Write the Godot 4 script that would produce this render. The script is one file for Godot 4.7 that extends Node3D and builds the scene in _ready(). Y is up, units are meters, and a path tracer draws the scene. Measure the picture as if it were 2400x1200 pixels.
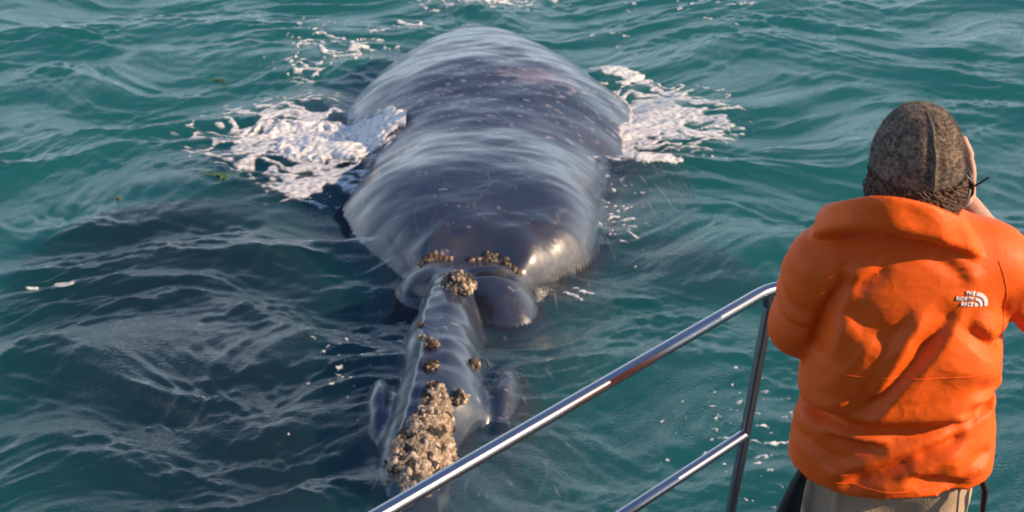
extends Node3D
# A right whale surfacing beside a boat, seen from an upper deck past a person in an orange jacket.

var swell := FastNoiseLite.new()
var ripple := FastNoiseLite.new()
var cells := FastNoiseLite.new()
var lacework := FastNoiseLite.new()
var rng := RandomNumberGenerator.new()
var waves: Array[PackedFloat32Array] = []

# ------------------------------------------------------------------ helpers
func lin(r: float, g: float, b: float, a := 1.0) -> Color:
	var c := Color(r, g, b).linear_to_srgb()
	c.a = a
	return c

func mat(c: Color, rough := 0.6, metal := 0.0, spec := 0.5) -> StandardMaterial3D:
	var m := StandardMaterial3D.new()
	m.albedo_color = c
	m.roughness = rough
	m.metallic = metal
	m.metallic_specular = spec
	return m

func noise_tex(freq: float, seed_: int, size := 512, octaves := 4, type := FastNoiseLite.TYPE_SIMPLEX_SMOOTH) -> NoiseTexture2D:
	var n := FastNoiseLite.new()
	n.noise_type = type
	n.frequency = freq
	n.seed = seed_
	n.fractal_octaves = octaves
	var t := NoiseTexture2D.new()
	t.width = size
	t.height = size
	t.seamless = true
	t.noise = n
	return t

func ramp(stops: Array) -> Gradient:
	var g := Gradient.new()
	var o := PackedFloat32Array()
	var c := PackedColorArray()
	for s in stops:
		o.append(s[0])
		c.append(s[1])
	g.offsets = o
	g.colors = c
	return g

func tag(o: Node, label: String, category := "", group := "", kind := "") -> Node:
	if label: o.set_meta("label", label)
	if category: o.set_meta("category", category)
	if group: o.set_meta("group", group)
	if kind: o.set_meta("kind", kind)
	return o

func obj(called: String, mesh: Mesh, m: Material, parent: Node = self) -> MeshInstance3D:
	var o := MeshInstance3D.new()
	o.name = called
	o.mesh = mesh
	o.material_override = m
	parent.add_child(o, true)
	return o

func base(called: String, at: Vector3) -> Node3D:
	var o := Node3D.new()
	o.name = called
	add_child(o, true)
	o.position = at
	return o

# Catmull-Rom through [t, value] rows
func tab(a: Array, t: float) -> float:
	var n := a.size()
	if t <= a[0][0]: return a[0][1]
	if t >= a[n - 1][0]: return a[n - 1][1]
	var i := 0
	while t > a[i + 1][0]: i += 1
	var p0: float = a[maxi(i - 1, 0)][1]
	var p1: float = a[i][1]
	var p2: float = a[i + 1][1]
	var p3: float = a[mini(i + 2, n - 1)][1]
	var f: float = (t - a[i][0]) / (a[i + 1][0] - a[i][0])
	return cubic_interpolate(p1, p2, p0, p3, f)

func lut(a: Array, lo: float, hi: float, n := 400) -> PackedFloat32Array:
	var l := PackedFloat32Array()
	for i in n: l.append(tab(a, lo + (hi - lo) * i / (n - 1.0)))
	return l

func smax(a: float, b: float, k: float) -> float:
	var h := clampf(0.5 + 0.5 * (a - b) / k, 0.0, 1.0)
	return lerpf(b, a, h) + k * h * (1.0 - h)

func smin(a: float, b: float, k: float) -> float:
	return -smax(-a, -b, k)

# grid of vertices -> ArrayMesh; keep is optional per-vertex flag
func grid_mesh(v: PackedVector3Array, nu: int, nv: int, uv := PackedVector2Array(), col := PackedColorArray(), keep := PackedByteArray(), up := true) -> ArrayMesh:
	var nrm := PackedVector3Array()
	nrm.resize(v.size())
	for j in nv:
		for i in nu:
			var k := j * nu + i
			var a := v[k + 1] if i < nu - 1 else v[k]
			var b := v[k - 1] if i > 0 else v[k]
			var c := v[k + nu] if j < nv - 1 else v[k]
			var d := v[k - nu] if j > 0 else v[k]
			var n := (c - d).cross(a - b)
			if up and n.y < 0: n = -n
			nrm[k] = n.normalized() if n.length_squared() > 1e-14 else Vector3.UP
	var idx := PackedInt32Array()
	for j in nv - 1:
		for i in nu - 1:
			var k := j * nu + i
			if keep.size() and not (keep[k] and keep[k + 1] and keep[k + nu] and keep[k + nu + 1]): continue
			if (v[k + 1] - v[k]).cross(v[k + nu] - v[k]).dot(nrm[k]) + (v[k + nu + 1] - v[k + 1]).cross(v[k + nu + 1] - v[k + nu]).dot(nrm[k]) * 0.01 >= 0.0:
				idx.append_array([k, k + nu, k + 1, k + 1, k + nu, k + nu + 1])
			else:
				idx.append_array([k, k + 1, k + nu, k + 1, k + nu + 1, k + nu])
	# drop vertices that no face uses
	if keep.size():
		var remap := PackedInt32Array()
		remap.resize(v.size())
		remap.fill(-1)
		var v2 := PackedVector3Array()
		var n2 := PackedVector3Array()
		var u2 := PackedVector2Array()
		var c2 := PackedColorArray()
		for q in idx.size():
			var k := idx[q]
			if remap[k] < 0:
				remap[k] = v2.size()
				v2.append(v[k])
				n2.append(nrm[k])
				if uv.size(): u2.append(uv[k])
				if col.size(): c2.append(col[k])
			idx[q] = remap[k]
		v = v2; nrm = n2; uv = u2; col = c2
	var arr := []
	arr.resize(Mesh.ARRAY_MAX)
	arr[Mesh.ARRAY_VERTEX] = v
	arr[Mesh.ARRAY_NORMAL] = nrm
	if uv.size(): arr[Mesh.ARRAY_TEX_UV] = uv
	if col.size(): arr[Mesh.ARRAY_COLOR] = col
	arr[Mesh.ARRAY_INDEX] = idx
	var m := ArrayMesh.new()
	if idx.size(): m.add_surface_from_arrays(Mesh.PRIMITIVE_TRIANGLES, arr)
	return m

# round tube through points, radius per point; adds to lists
func tube(st: SurfaceTool, pts: Array, radii: Array, sides := 12, caps := true, col := Color.WHITE) -> void:
	var n := pts.size()
	var rings := []
	var prev := Vector3.ZERO
	for i in n:
		var t: Vector3 = (pts[mini(i + 1, n - 1)] - pts[maxi(i - 1, 0)]).normalized()
		var u: Vector3
		if i == 0:
			u = t.cross(Vector3.UP if absf(t.y) < 0.9 else Vector3.RIGHT).normalized()
		else:
			u = (prev - t * prev.dot(t)).normalized()
		prev = u
		var w := t.cross(u)
		var ring := []
		for s in sides:
			var a := TAU * s / sides
			var d := u * cos(a) + w * sin(a)
			ring.append([pts[i] + d * float(radii[mini(i, radii.size() - 1)]), d])
		rings.append(ring)
	st.set_color(col)
	for i in n - 1:
		for s in sides:
			var q := (s + 1) % sides
			for e in [[i, s], [i + 1, s], [i + 1, q], [i, s], [i + 1, q], [i, q]]:
				st.set_normal(rings[e[0]][e[1]][1])
				st.add_vertex(rings[e[0]][e[1]][0])
	if caps:
		for e in [[0, -1.0], [n - 1, 1.0]]:
			var k: int = e[0]
			var t: Vector3 = (pts[n - 1] - pts[n - 2]).normalized() if k else (pts[0] - pts[1]).normalized()
			st.set_normal(t)
			for s in range(1, sides - 1):
				var tri := [0, s, s + 1] if e[1] < 0 else [0, s + 1, s]
				for w in tri: st.add_vertex(rings[k][w][0])

func stool() -> SurfaceTool:
	var st := SurfaceTool.new()
	st.begin(Mesh.PRIMITIVE_TRIANGLES)
	return st

func tube_mesh(pts: Array, radii: Array, sides := 16) -> ArrayMesh:
	var st := stool()
	tube(st, pts, radii, sides)
	return st.commit()

# surface nets of a distance field f over a box; only blocks near the surface are visited
func nets(f: Callable, lo: Vector3, hi: Vector3, cell: float) -> Array:
	var blk := 3
	var nb := Vector3i(((hi - lo) / (cell * blk)).ceil())
	var n := nb * blk + Vector3i.ONE
	var val := PackedFloat32Array()
	val.resize(n.x * n.y * n.z)
	val.fill(1e9)
	var sx := 1
	var sy := n.x
	var sz := n.x * n.y
	var live: Array[Vector3i] = []
	var reach := cell * blk * 1.7
	for bz in nb.z:
		for by in nb.y:
			for bx in nb.x:
				var c := lo + (Vector3(bx, by, bz) + Vector3.ONE * 0.5) * blk * cell
				var d: float = f.call(c)
				if absf(d) > reach: continue
				live.append(Vector3i(bx, by, bz))
				for k in blk + 1:
					for j in blk + 1:
						for i in blk + 1:
							var g := Vector3i(bx * blk + i, by * blk + j, bz * blk + k)
							var id := g.x + g.y * sy + g.z * sz
							if val[id] > 1e8:
								val[id] = f.call(lo + Vector3(g) * cell)
	var vid := {}
	var verts := PackedVector3Array()
	var idx := PackedInt32Array()
	var off := [0, sx, sy, sx + sy, sz, sx + sz, sy + sz, sx + sy + sz]
	var pos := [Vector3(0, 0, 0), Vector3(1, 0, 0), Vector3(0, 1, 0), Vector3(1, 1, 0), Vector3(0, 0, 1), Vector3(1, 0, 1), Vector3(0, 1, 1), Vector3(1, 1, 1)]
	var edges := [[0, 1], [2, 3], [4, 5], [6, 7], [0, 2], [1, 3], [4, 6], [5, 7], [0, 4], [1, 5], [2, 6], [3, 7]]
	for b in live:
		for k in blk:
			for j in blk:
				for i in blk:
					var g := b * blk + Vector3i(i, j, k)
					var id := g.x + g.y * sy + g.z * sz
					var neg := 0
					for q in 8:
						if val[id + off[q]] < 0: neg += 1
					if neg == 0 or neg == 8: continue
					var p := Vector3.ZERO
					var m := 0
					for e in edges:
						var a: float = val[id + off[e[0]]]
						var c: float = val[id + off[e[1]]]
						if (a < 0) != (c < 0):
							p += pos[e[0]].lerp(pos[e[1]], a / (a - c))
							m += 1
					vid[id] = verts.size()
					verts.append(lo + (Vector3(g) + p / m) * cell)
	for id in vid:
		var a0: bool = val[id] < 0
		for ax in 3:
			var s: int = [sx, sy, sz][ax]
			if a0 == (val[id + s] < 0): continue
			var u: int = [sy, sz, sx][ax]
			var w: int = [sz, sx, sy][ax]
			if not (vid.has(id - u) and vid.has(id - w) and vid.has(id - u - w)): continue
			var q := [vid[id], vid[id - u], vid[id - u - w], vid[id - w]]
			if a0: idx.append_array([q[0], q[2], q[1], q[0], q[3], q[2]])
			else: idx.append_array([q[0], q[1], q[2], q[0], q[2], q[3]])
	var nrm := PackedVector3Array()
	nrm.resize(verts.size())
	for q in range(0, idx.size(), 3):
		var fn := (verts[idx[q + 2]] - verts[idx[q]]).cross(verts[idx[q + 1]] - verts[idx[q]])
		for w in 3: nrm[idx[q + w]] += fn
	for q in nrm.size(): nrm[q] = nrm[q].normalized()
	return [verts, nrm, idx]

func nets_mesh(parts: Array) -> ArrayMesh:
	var v := PackedVector3Array()
	var n := PackedVector3Array()
	var idx := PackedInt32Array()
	for p in parts:
		var o := v.size()
		v.append_array(p[0])
		n.append_array(p[1])
		for k in p[2]: idx.append(k + o)
	var arr := []
	arr.resize(Mesh.ARRAY_MAX)
	arr[Mesh.ARRAY_VERTEX] = v
	arr[Mesh.ARRAY_NORMAL] = n
	arr[Mesh.ARRAY_INDEX] = idx
	var m := ArrayMesh.new()
	m.add_surface_from_arrays(Mesh.PRIMITIVE_TRIANGLES, arr)
	return m

func cap(p: Vector3, a: Vector3, b: Vector3, ra: float, rb: float) -> float:
	var ab := b - a
	var t := clampf((p - a).dot(ab) / ab.length_squared(), 0.0, 1.0)
	return p.distance_to(a + ab * t) - lerpf(ra, rb, t)

func ell(p: Vector3, c: Vector3, r: Vector3) -> float:
	var q := (p - c) / r
	var l := q.length()
	return (l - 1.0) * minf(r.x, minf(r.y, r.z)) if l < 1e-4 else l * (l - 1.0) / (q / r).length()

func sstep(a: float, b: float, x: float) -> float:
	return smoothstep(a, b, x)

# ------------------------------------------------------------------ the sea
func water(x: float, z: float) -> float:
	var far := maxf(maxf(absf(x) - 8.0, 0.0), maxf(maxf(z + 8.0, -22.0 - z), 0.0))
	var calm := 1.0 / (1.0 + far * 0.5)
	var wx := swell.get_noise_2d(x * 0.35, z * 0.35) * 0.55
	var wz := swell.get_noise_2d(x * 0.35 + 40.0, z * 0.35) * 0.55
	var rough := 0.95 + 0.75 * exp(-((x + 1.7) ** 2 / 2.4 + (z + 12.6) ** 2 / 6.0))
	var gust := 0.85 + 0.5 * swell.get_noise_2d(x * 0.5 + 7.0, z * 0.8)
	var gust2 := 0.85 + 0.7 * swell.get_noise_2d(x * 0.8 + 70.0, z * 1.3)
	var h := swell.get_noise_2d(x * 0.22 + 3.0, z * 0.34) * 0.05
	var px := x + wx
	var pz := z + wz
	var n := waves.size()
	for i in n:
		var w: PackedFloat32Array = waves[i]
		if far > w[4]: continue
		var s := sin(px * w[0] + pz * w[1] + w[2])
		h += w[3] * calm * rough * (gust if i < 10 else gust2) * (s + 0.28 * (s * s - 0.5))
	# the swash that runs over the whale's neck from the left
	h += 0.10 * exp(-((x + 1.35) ** 2 / 0.35 + (z + 13.75) ** 2 / 0.10))
	return h

func spread(a: float, b: float, step: float, out_to: float) -> PackedFloat32Array:
	var l := PackedFloat32Array()
	var n := int((b - a) / step)
	var right := []
	var s := step
	var p := b
	while p < out_to:
		s *= 1.22
		p += s
		right.append(p - b)
	for i in range(right.size() - 1, -1, -1): l.append(a - right[i])
	for i in n + 1: l.append(a + step * i)
	for r in right: l.append(a + step * n + r)
	return l

func make_sea() -> void:
	# wave trains: most run towards the boat, a few across
	rng.seed = 19
	for i in 28:
		var lam := 1.9 * pow(0.085 / 1.9, i / 27.0)
		var dir := rng.randfn(0.12, 0.42)
		var k := TAU / lam
		var slope := 0.080 * lerpf(1.0, 0.85, i / 27.0)
		waves.append(PackedFloat32Array([k * sin(dir), k * cos(dir), rng.randf() * TAU, slope / k, lam * 12.0]))
	var xs := spread(-6.6, 6.6, 0.024, 900.0)
	var zs := spread(-21.4, -9.2, 0.021, 900.0)
	var v := PackedVector3Array()
	var uv := PackedVector2Array()
	v.resize(xs.size() * zs.size())
	uv.resize(v.size())
	var k := 0
	for z in zs:
		for x in xs:
			v[k] = Vector3(x, water(x, z), z)
			uv[k] = Vector2(x, z)
			k += 1
	var m := StandardMaterial3D.new()
	m.transparency = BaseMaterial3D.TRANSPARENCY_ALPHA
	m.albedo_color = lin(0.004, 0.045, 0.04, 0.12)
	m.roughness = 0.06
	m.metallic_specular = 0.5
	m.heightmap_enabled = true
	m.heightmap_texture = noise_tex(0.02, 5, 1024, 4)
	m.heightmap_scale = 0.4
	m.uv1_scale = Vector3(0.9, 1.7, 1)
	tag(obj("sea_water", grid_mesh(v, xs.size(), zs.size(), uv), m), "", "", "", "structure")
	# the turbid water itself
	var f := FogVolume.new()
	f.name = "turbid_water"
	f.shape = RenderingServer.FOG_VOLUME_SHAPE_BOX
	f.size = Vector3(80, 4.0, 80)
	f.position = Vector3(0, -2.06, -20)
	var fm := FogMaterial.new()
	fm.density = 0.55
	fm.albedo = lin(0.06, 0.50, 0.47)
	f.material = fm
	f.set_meta("kind", "structure")
	add_child(f)
	# the murk below: no bottom to be seen, only deep green
	var p := PlaneMesh.new()
	p.size = Vector2(1800, 1800)
	var d := obj("deep_water", p, mat(lin(0.006, 0.085, 0.07), 1.0, 0.0, 0.0))
	d.position = Vector3(0, -4.2, -15)
	tag(d, "", "", "", "structure")

# lacy or clotted foam lying on the water: mask > 0 is foam
func foam(called: String, label: String, lo: Vector2, hi: Vector2, step: float, thick: float, mask: Callable, m: Material) -> void:
	var nu := int((hi.x - lo.x) / step) + 1
	var nv := int((hi.y - lo.y) / step) + 1
	var v := PackedVector3Array()
	var keep := PackedByteArray()
	var col := PackedColorArray()
	v.resize(nu * nv)
	keep.resize(nu * nv)
	col.resize(nu * nv)
	var k := 0
	for j in nv:
		for i in nu:
			var x := lo.x + i * step
			var z := lo.y + j * step
			var a: float = mask.call(x, z)
			var hw := water(x, z) if a > -0.12 else 0.0
			var hb := whale_top(x, z) if a > -0.12 else -3.0
			if thick < 0.05: a = minf(a, (hw + 0.03 - hb) * 6.0)
			keep[k] = 1 if a > -0.12 else 0
			if keep[k]:
				var b := 0.75 + 0.35 * ripple.get_noise_2d(x * 3.5, z * 5.0) + 0.16 * ripple.get_noise_2d(x * 11.0, z * 14.0) - 0.12 * cells.get_noise_2d(x * 20.0, z * 20.0) + 0.06 * ripple.get_noise_2d(x * 34.0, z * 34.0)
				var up := thick * (1.0 - exp(-2.2 * maxf(a, 0.0))) * (0.8 + 0.25 * ripple.get_noise_2d(x * 2.5, z * 4.0)) + minf(thick, 0.035) * (b - 0.75) * (1.0 - exp(-6.0 * maxf(a, 0.0)))
				v[k] = Vector3(x, maxf(hw, hb) + up + (0.003 if a > 0 else a * 0.12), z)
			# foam that is thin lets the water show between its bubbles
			col[k] = Color(1, 1, 1, clampf(sstep(-0.02, 0.24, a) * (0.85 + 0.5 * ripple.get_noise_2d(x * 15.0, z * 24.0)), 0.0, 1.0))
			k += 1
	var o := obj(called, grid_mesh(v, nu, nv, PackedVector2Array(), col, keep), m)
	tag(o, label, "foam", "patches of sea foam round the whale", "stuff")

func blob(x: float, z: float, cx: float, cz: float, rx: float, rz: float, turn := 0.0) -> float:
	var c := cos(turn)
	var s := sin(turn)
	var dx := x - cx
	var dz := z - cz
	return 1.0 - sqrt(((dx * c + dz * s) / rx) ** 2 + ((-dx * s + dz * c) / rz) ** 2)

func net(x: float, z: float, sx: float, sz: float) -> float:
	var wx := swell.get_noise_2d(x * 1.9 + 3.0, z * 1.9) * 0.16 + ripple.get_noise_2d(x * 5.0, z * 5.0) * 0.05
	return lacework.get_noise_2d((x + wx) * sx, (z + wx) * sz) + 1.0

func lace(x: float, z: float, sx: float, sz: float, o: float) -> float:
	var wx := swell.get_noise_2d(x * 1.7 + o, z * 1.7) * 0.35
	var a := 1.0 - absf(ripple.get_noise_2d((x + wx) * sx + o, (z + wx * 0.6) * sz)) * 2.4
	return a

# ------------------------------------------------------------------ the whale
const BACK_L := [[13.2, -0.75], [13.6, -0.95], [14.1, -1.25], [14.5, -1.42], [14.8, -1.5], [15.1, -1.44], [15.6, -1.36], [16.1, -1.46], [16.6, -1.56], [17.1, -1.6], [17.7, -1.46], [18.2, -1.27], [18.8, -1.02], [19.3, -0.8], [20.0, -0.7]]
const BACK_R := [[13.2, 0.12], [13.4, 0.32], [13.6, 0.5], [13.8, 0.66], [14.14, 0.77], [14.5, 0.82], [15.1, 0.83], [15.6, 0.87], [16.1, 1.06], [16.6, 1.16], [17.1, 1.15], [17.7, 0.89], [18.2, 0.6], [18.8, 0.28], [19.3, -0.1], [20.0, -0.2]]
const BACK_T := [[12.75, -0.4], [13.02, 0.0], [13.2, 0.18], [13.5, 0.31], [13.95, 0.38], [14.4, 0.45], [15.0, 0.46], [15.7, 0.42], [16.3, 0.45], [17.0, 0.50], [17.8, 0.43], [18.5, 0.28], [19.2, 0.06], [19.7, -0.15], [20.5, -0.6]]
const ROST_C := [[10.1, -0.74], [10.6, -0.69], [11.2, -0.60], [11.8, -0.55], [12.4, -0.54], [13.0, -0.5]]
const ROST_L := [[10.1, 0.10], [10.3, 0.21], [10.6, 0.26], [11.2, 0.32], [11.8, 0.32], [12.35, 0.33], [12.7, 0.27], [13.0, 0.22]]
const ROST_R := [[10.1, 0.10], [10.3, 0.18], [10.6, 0.25], [10.95, 0.24], [11.15, 0.28], [11.35, 0.41], [11.8, 0.35], [12.35, 0.31], [12.7, 0.25], [13.0, 0.20]]
const ROST_T := [[10.1, -0.35], [10.32, -0.05], [10.5, 0.08], [10.8, 0.18], [11.3, 0.27], [11.9, 0.30], [12.5, 0.30], [12.9, 0.28], [13.3, 0.12], [13.6, -0.2]]
const BASE_T := [[9.9, -1.2], [10.3, -0.5], [10.8, -0.22], [11.5, -0.11], [12.4, -0.07], [13.6, -0.05], [15.0, -0.12], [18.0, -0.25], [20.5, -0.9]]
const BASE_W := [[9.9, 0.4], [10.6, 0.6], [11.6, 0.85], [13.0, 1.15], [14.5, 1.45], [17.0, 1.6], [19.0, 1.1], [20.5, 0.7]]

func dome(x: float, c: float, wl: float, wr: float, t: float, p: float, least: float) -> float:
	var q := (x - c) / (wr if x > c else wl)
	return t - maxf(t, least) * absf(q) ** p

func whale_top(x: float, z: float) -> float:
	var d := -z
	if d < 9.7 or d > 20.6 or x < -2.9 or x > 2.4: return -3.0
	# broad body under water
	var bw := tab(BASE_W, d) * (1.0 + 0.22 * swell.get_noise_2d(d * 0.9, 3.0 if x > -0.5 else 17.0))
	var y := dome(x, -0.5, bw, bw * 0.92, tab(BASE_T, d), 2.4, 0.5)
	# back
	if d > 12.8:
		var l := tab(BACK_L, d)
		var r := tab(BACK_R, d)
		var c := (l + r) * 0.5
		var b := dome(x, c, c - l, r - c, tab(BACK_T, d), lerpf(5.0 if x > c else 3.0, 2.3, sstep(13.9, 15.6, d)), 0.34)
		# hollow behind the blowholes, open to the front
		var rr := sqrt(((x + 0.42) / 1.15) ** 2 + ((d - 13.05) / 1.0) ** 2)
		b = smin(b, 0.11 + 1.0 * maxf(rr - 0.46, 0.0) + 0.10 * rr, 0.14)
		y = smax(y, b, 0.10)
	if d < 14.2:
		# the two lips of the blowhole
		var n := absf(x + 0.43)
		var ml := ((x + 0.66) / 0.27) ** 2 + ((d - 13.28) / 0.26) ** 2
		var mr := ((x + 0.14 + 0.25 * (d - 13.1)) / 0.29) ** 2 + ((d - 13.14) / 0.36) ** 2
		y = smax(y, 0.17 - 0.17 * ml, 0.12)
		y = smax(y, 0.21 - 0.17 * mr, 0.14)
		# slits, in front of each lip
		var s1 := exp(-(((x + 0.68) / 0.14) ** 4)) * exp(-(((d - 13.10 - 1.0 * (x + 0.68) ** 2) / 0.035) ** 2))
		var s2 := exp(-(((x + 0.17) / 0.16) ** 4)) * exp(-(((d - 13.16 - 0.9 * (x + 0.17) ** 2 + 0.12 * (x + 0.17)) / 0.035) ** 2))
		y -= 0.12 * s1 + 0.13 * s2
		# low shoulder that carries the rostrum, and the rostrum
		var c2 := tab(ROST_C, d)
		var t2 := tab(ROST_T, d)
		var r2 := dome(x, c2, tab(ROST_L, d), tab(ROST_R, d), t2, 2.5, 0.2)
		r2 += 0.018 * exp(-(((x - c2 + 0.13) / 0.035) ** 2)) - 0.012 * exp(-(((x - c2 + 0.21) / 0.04) ** 2))
		y = smax(y, r2, 0.10)
		# lower lips standing up beside it
		var le := 0.11 - 0.28 * ((d - 11.45) / 0.60) ** 2 - 0.26 * ((x + 0.97 + 0.06 * (d - 11.4)) / 0.17) ** 2
		y = smax(y, maxf(le, -1.0), 0.12)
		var ri := 0.08 - 0.25 * ((d - 11.7) / 0.60) ** 2 - 0.26 * ((x + 0.07 - 0.08 * (d - 11.6)) / 0.19) ** 2
		y = smax(y, maxf(ri, -1.0), 0.12)
	y += 0.014 * swell.get_noise_2d(x * 1.6, z * 1.9) + (0.008 * ripple.get_noise_2d(x * 4.0, z * 4.0) if d < 13.9 else 0.0) + 0.004 * ripple.get_noise_2d(x * 2.2, z * 5.0)
	return y

func skin_color(p: Vector3) -> Color:
	var d := -p.z
	var n := swell.get_noise_2d(p.x * 1.3 + 9.0, p.z * 1.3)
	var c := Color(0.022, 0.028, 0.046).lerp(Color(0.034, 0.038, 0.055), clampf(n + 0.4, 0, 1))
	# brown film of skin round the head and the neck crease
	var brown := sstep(14.25, 13.7, d) * sstep(12.6, 13.1, d) + (sstep(-0.16, 0.0, p.x) + sstep(-0.86, -1.0, p.x)) * sstep(12.5, 12.2, d)
	brown = clampf(brown * (0.65 + 0.7 * ripple.get_noise_2d(p.x * 5.0, p.z * 5.0)), 0, 1)
	c = c.lerp(Color(0.050, 0.038, 0.032), brown * 0.5)
	# flakes of sloughing skin across the back
	var band := exp(-((d - 16.45) / 0.75) ** 2)
	var f := ripple.get_noise_2d(p.x * 5.5, p.z * 13.0) + 0.5 * ripple.get_noise_2d(p.x * 13.0 + 7, p.z * 26.0)
	c = c.lerp(Color(0.30, 0.25, 0.25), sstep(0.60, 0.80, f + band * 0.36 - 0.34) * 0.7)
	# old scars, thin pale scratches
	var sc := lacework.get_noise_2d(p.x * 3.2 + 0.3 * swell.get_noise_2d(p.x * 2.0, p.z * 2.0), p.z * 1.3 + p.x) + 1.0
	c = c.lerp(Color(0.17, 0.17, 0.18), sstep(0.035, 0.008, sc) * sstep(0.15, 0.4, swell.get_noise_2d(p.x * 1.7 + 60.0, p.z * 1.7)) * 0.4)
	var pk := 1.0 - sqrt(((p.x - 0.25) / 0.55) ** 2 + ((d - 16.75) / 0.28) ** 2)
	c = c.lerp(Color(0.24, 0.18, 0.20), sstep(0.15, 0.5, pk + 0.6 * f * 0.7 - 0.12) * 0.55)
	return c

func make_whale() -> void:
	var at := Vector3(-0.4, 0, -14)
	var root := base("right_whale", at)
	tag(root, "large dark grey right whale surfacing nose first towards the boat", "whale")
	var nu := 210
	var nv := 600
	var v := PackedVector3Array()
	var col := PackedColorArray()
	for j in nv:
		var d := 9.75 + 10.7 * (j / float(nv - 1)) ** 1.25
		var half := tab([[9.75, 0.25], [10.0, 0.75], [10.6, 1.1], [11.6, 1.4], [13.0, 1.85], [14.5, 2.1], [17.0, 2.1], [19.0, 1.6], [20.2, 1.1], [20.45, 0.3]], d)
		var cx := tab([[9.75, -0.72], [11.0, -0.62], [12.5, -0.5], [14.0, -0.4], [17.0, -0.25], [20.5, -0.45]], d)
		for i in nu:
			var u := -1.0 + 2.0 * i / (nu - 1.0)
			var x := cx + half * (0.55 * u + 0.45 * u * u * u)
			var y := maxf(whale_top(x, -d), -1.25)
			var p := Vector3(x, y, -d)
			if i == 0 or i == nu - 1: p.y = -1.3
			v.append(p - at)
			col.append(skin_color(p))
	var top := grid_mesh(v, nu, nv, PackedVector2Array(), col)
	var m := mat(Color.WHITE, 0.34, 0.0, 0.5)
	m.vertex_color_use_as_albedo = true
	m.clearcoat_enabled = true
	m.clearcoat = 0.9
	m.clearcoat_roughness = 0.2
	m.heightmap_enabled = true
	m.heightmap_texture = noise_tex(0.012, 21, 512, 5)
	m.heightmap_scale = 1.1
	m.roughness = 1.0
	var rt := noise_tex(0.02, 44, 512, 4)
	rt.color_ramp = ramp([[0.0, Color(0.30, 0.30, 0.30)], [0.5, Color(0.42, 0.42, 0.42)], [1.0, Color(0.6, 0.6, 0.6)]])
	m.roughness_texture = rt
	m.uv1_triplanar = true
	m.uv1_scale = Vector3(0.55, 0.6, 1.0)
	# the same skin where it is under water: no gloss of its own there
	var under := mat(Color.WHITE, 1.0, 0.0, 0.0)
	under.vertex_color_use_as_albedo = true
	# belly, closing the body below the water
	var vb := PackedVector3Array()
	var cb := PackedColorArray()
	for j in range(0, nv, 12):
		for i in range(0, nu, 1):
			if i % 10 and i != nu - 1: continue
			var p := v[j * nu + i]
			var e := v[j * nu + i].x - v[j * nu].x
			var wd := v[j * nu + nu - 1].x - v[j * nu].x
			var q := e / wd
			vb.append(Vector3(p.x, -1.3 - 1.3 * minf(1.0, wd / 3.0) * sqrt(maxf(0.0, 4.0 * q * (1.0 - q))), p.z))
			cb.append(Color(0.05, 0.05, 0.055))
	var nub := vb.size() / int(ceil(nv / 12.0))
	var belly := grid_mesh(vb, nub, vb.size() / nub, PackedVector2Array(), cb, PackedByteArray(), false)
	var st := SurfaceTool.new()
	st.append_from(top, 0, Transform3D())
	st.append_from(belly, 0, Transform3D())
	var whole := st.commit()
	var arr := whole.surface_get_arrays(0)
	var pv: PackedVector3Array = arr[Mesh.ARRAY_VERTEX]
	var pi: PackedInt32Array = arr[Mesh.ARRAY_INDEX]
	var dry := PackedInt32Array()
	var sunk := PackedInt32Array()
	for k in range(0, pi.size(), 3):
		var hy := (pv[pi[k]].y + pv[pi[k + 1]].y + pv[pi[k + 2]].y) / 3.0
		if hy > -0.04: dry.append_array([pi[k], pi[k + 1], pi[k + 2]])
		else: sunk.append_array([pi[k], pi[k + 1], pi[k + 2]])
	var two := ArrayMesh.new()
	for part in [[dry, m], [sunk, under]]:
		arr[Mesh.ARRAY_INDEX] = part[0]
		two.add_surface_from_arrays(Mesh.PRIMITIVE_TRIANGLES, arr)
		two.surface_set_material(two.get_surface_count() - 1, part[1])
	obj("body", two, null, root)
	# flippers under water
	var skin := mat(lin(0.03, 0.035, 0.045), 1.0, 0.0, 0.0)
	for q in [[Vector3(0.9, 0, -0.3), Vector3(1.3, 0, -0.42), Vector3(1.7, -0.05, -0.45), Vector3(2.05, -0.12, -0.35), Vector3(2.3, -0.3, -0.2), Vector3(2.5, -0.6, 0.0)], [Vector3(-1.0, 0, -1.6), Vector3(-1.4, 0.02, -1.7), Vector3(-1.8, 0.03, -1.75), Vector3(-2.1, 0.05, -1.7), Vector3(-2.4, 0.0, -1.55), Vector3(-2.65, -0.3, -1.35)]]:
		var f := stool()
		tube(f, q, [0.40, 0.50, 0.54, 0.50, 0.38, 0.12], 18)
		var fl := obj("flipper", f.commit(), skin, root)
		fl.scale = Vector3(1, 0.28, 1)
		fl.position.y = -0.42
	# callosities
	var cm := mat(Color.WHITE, 0.85, 0.0, 0.3)
	cm.vertex_color_use_as_albedo = true
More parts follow.
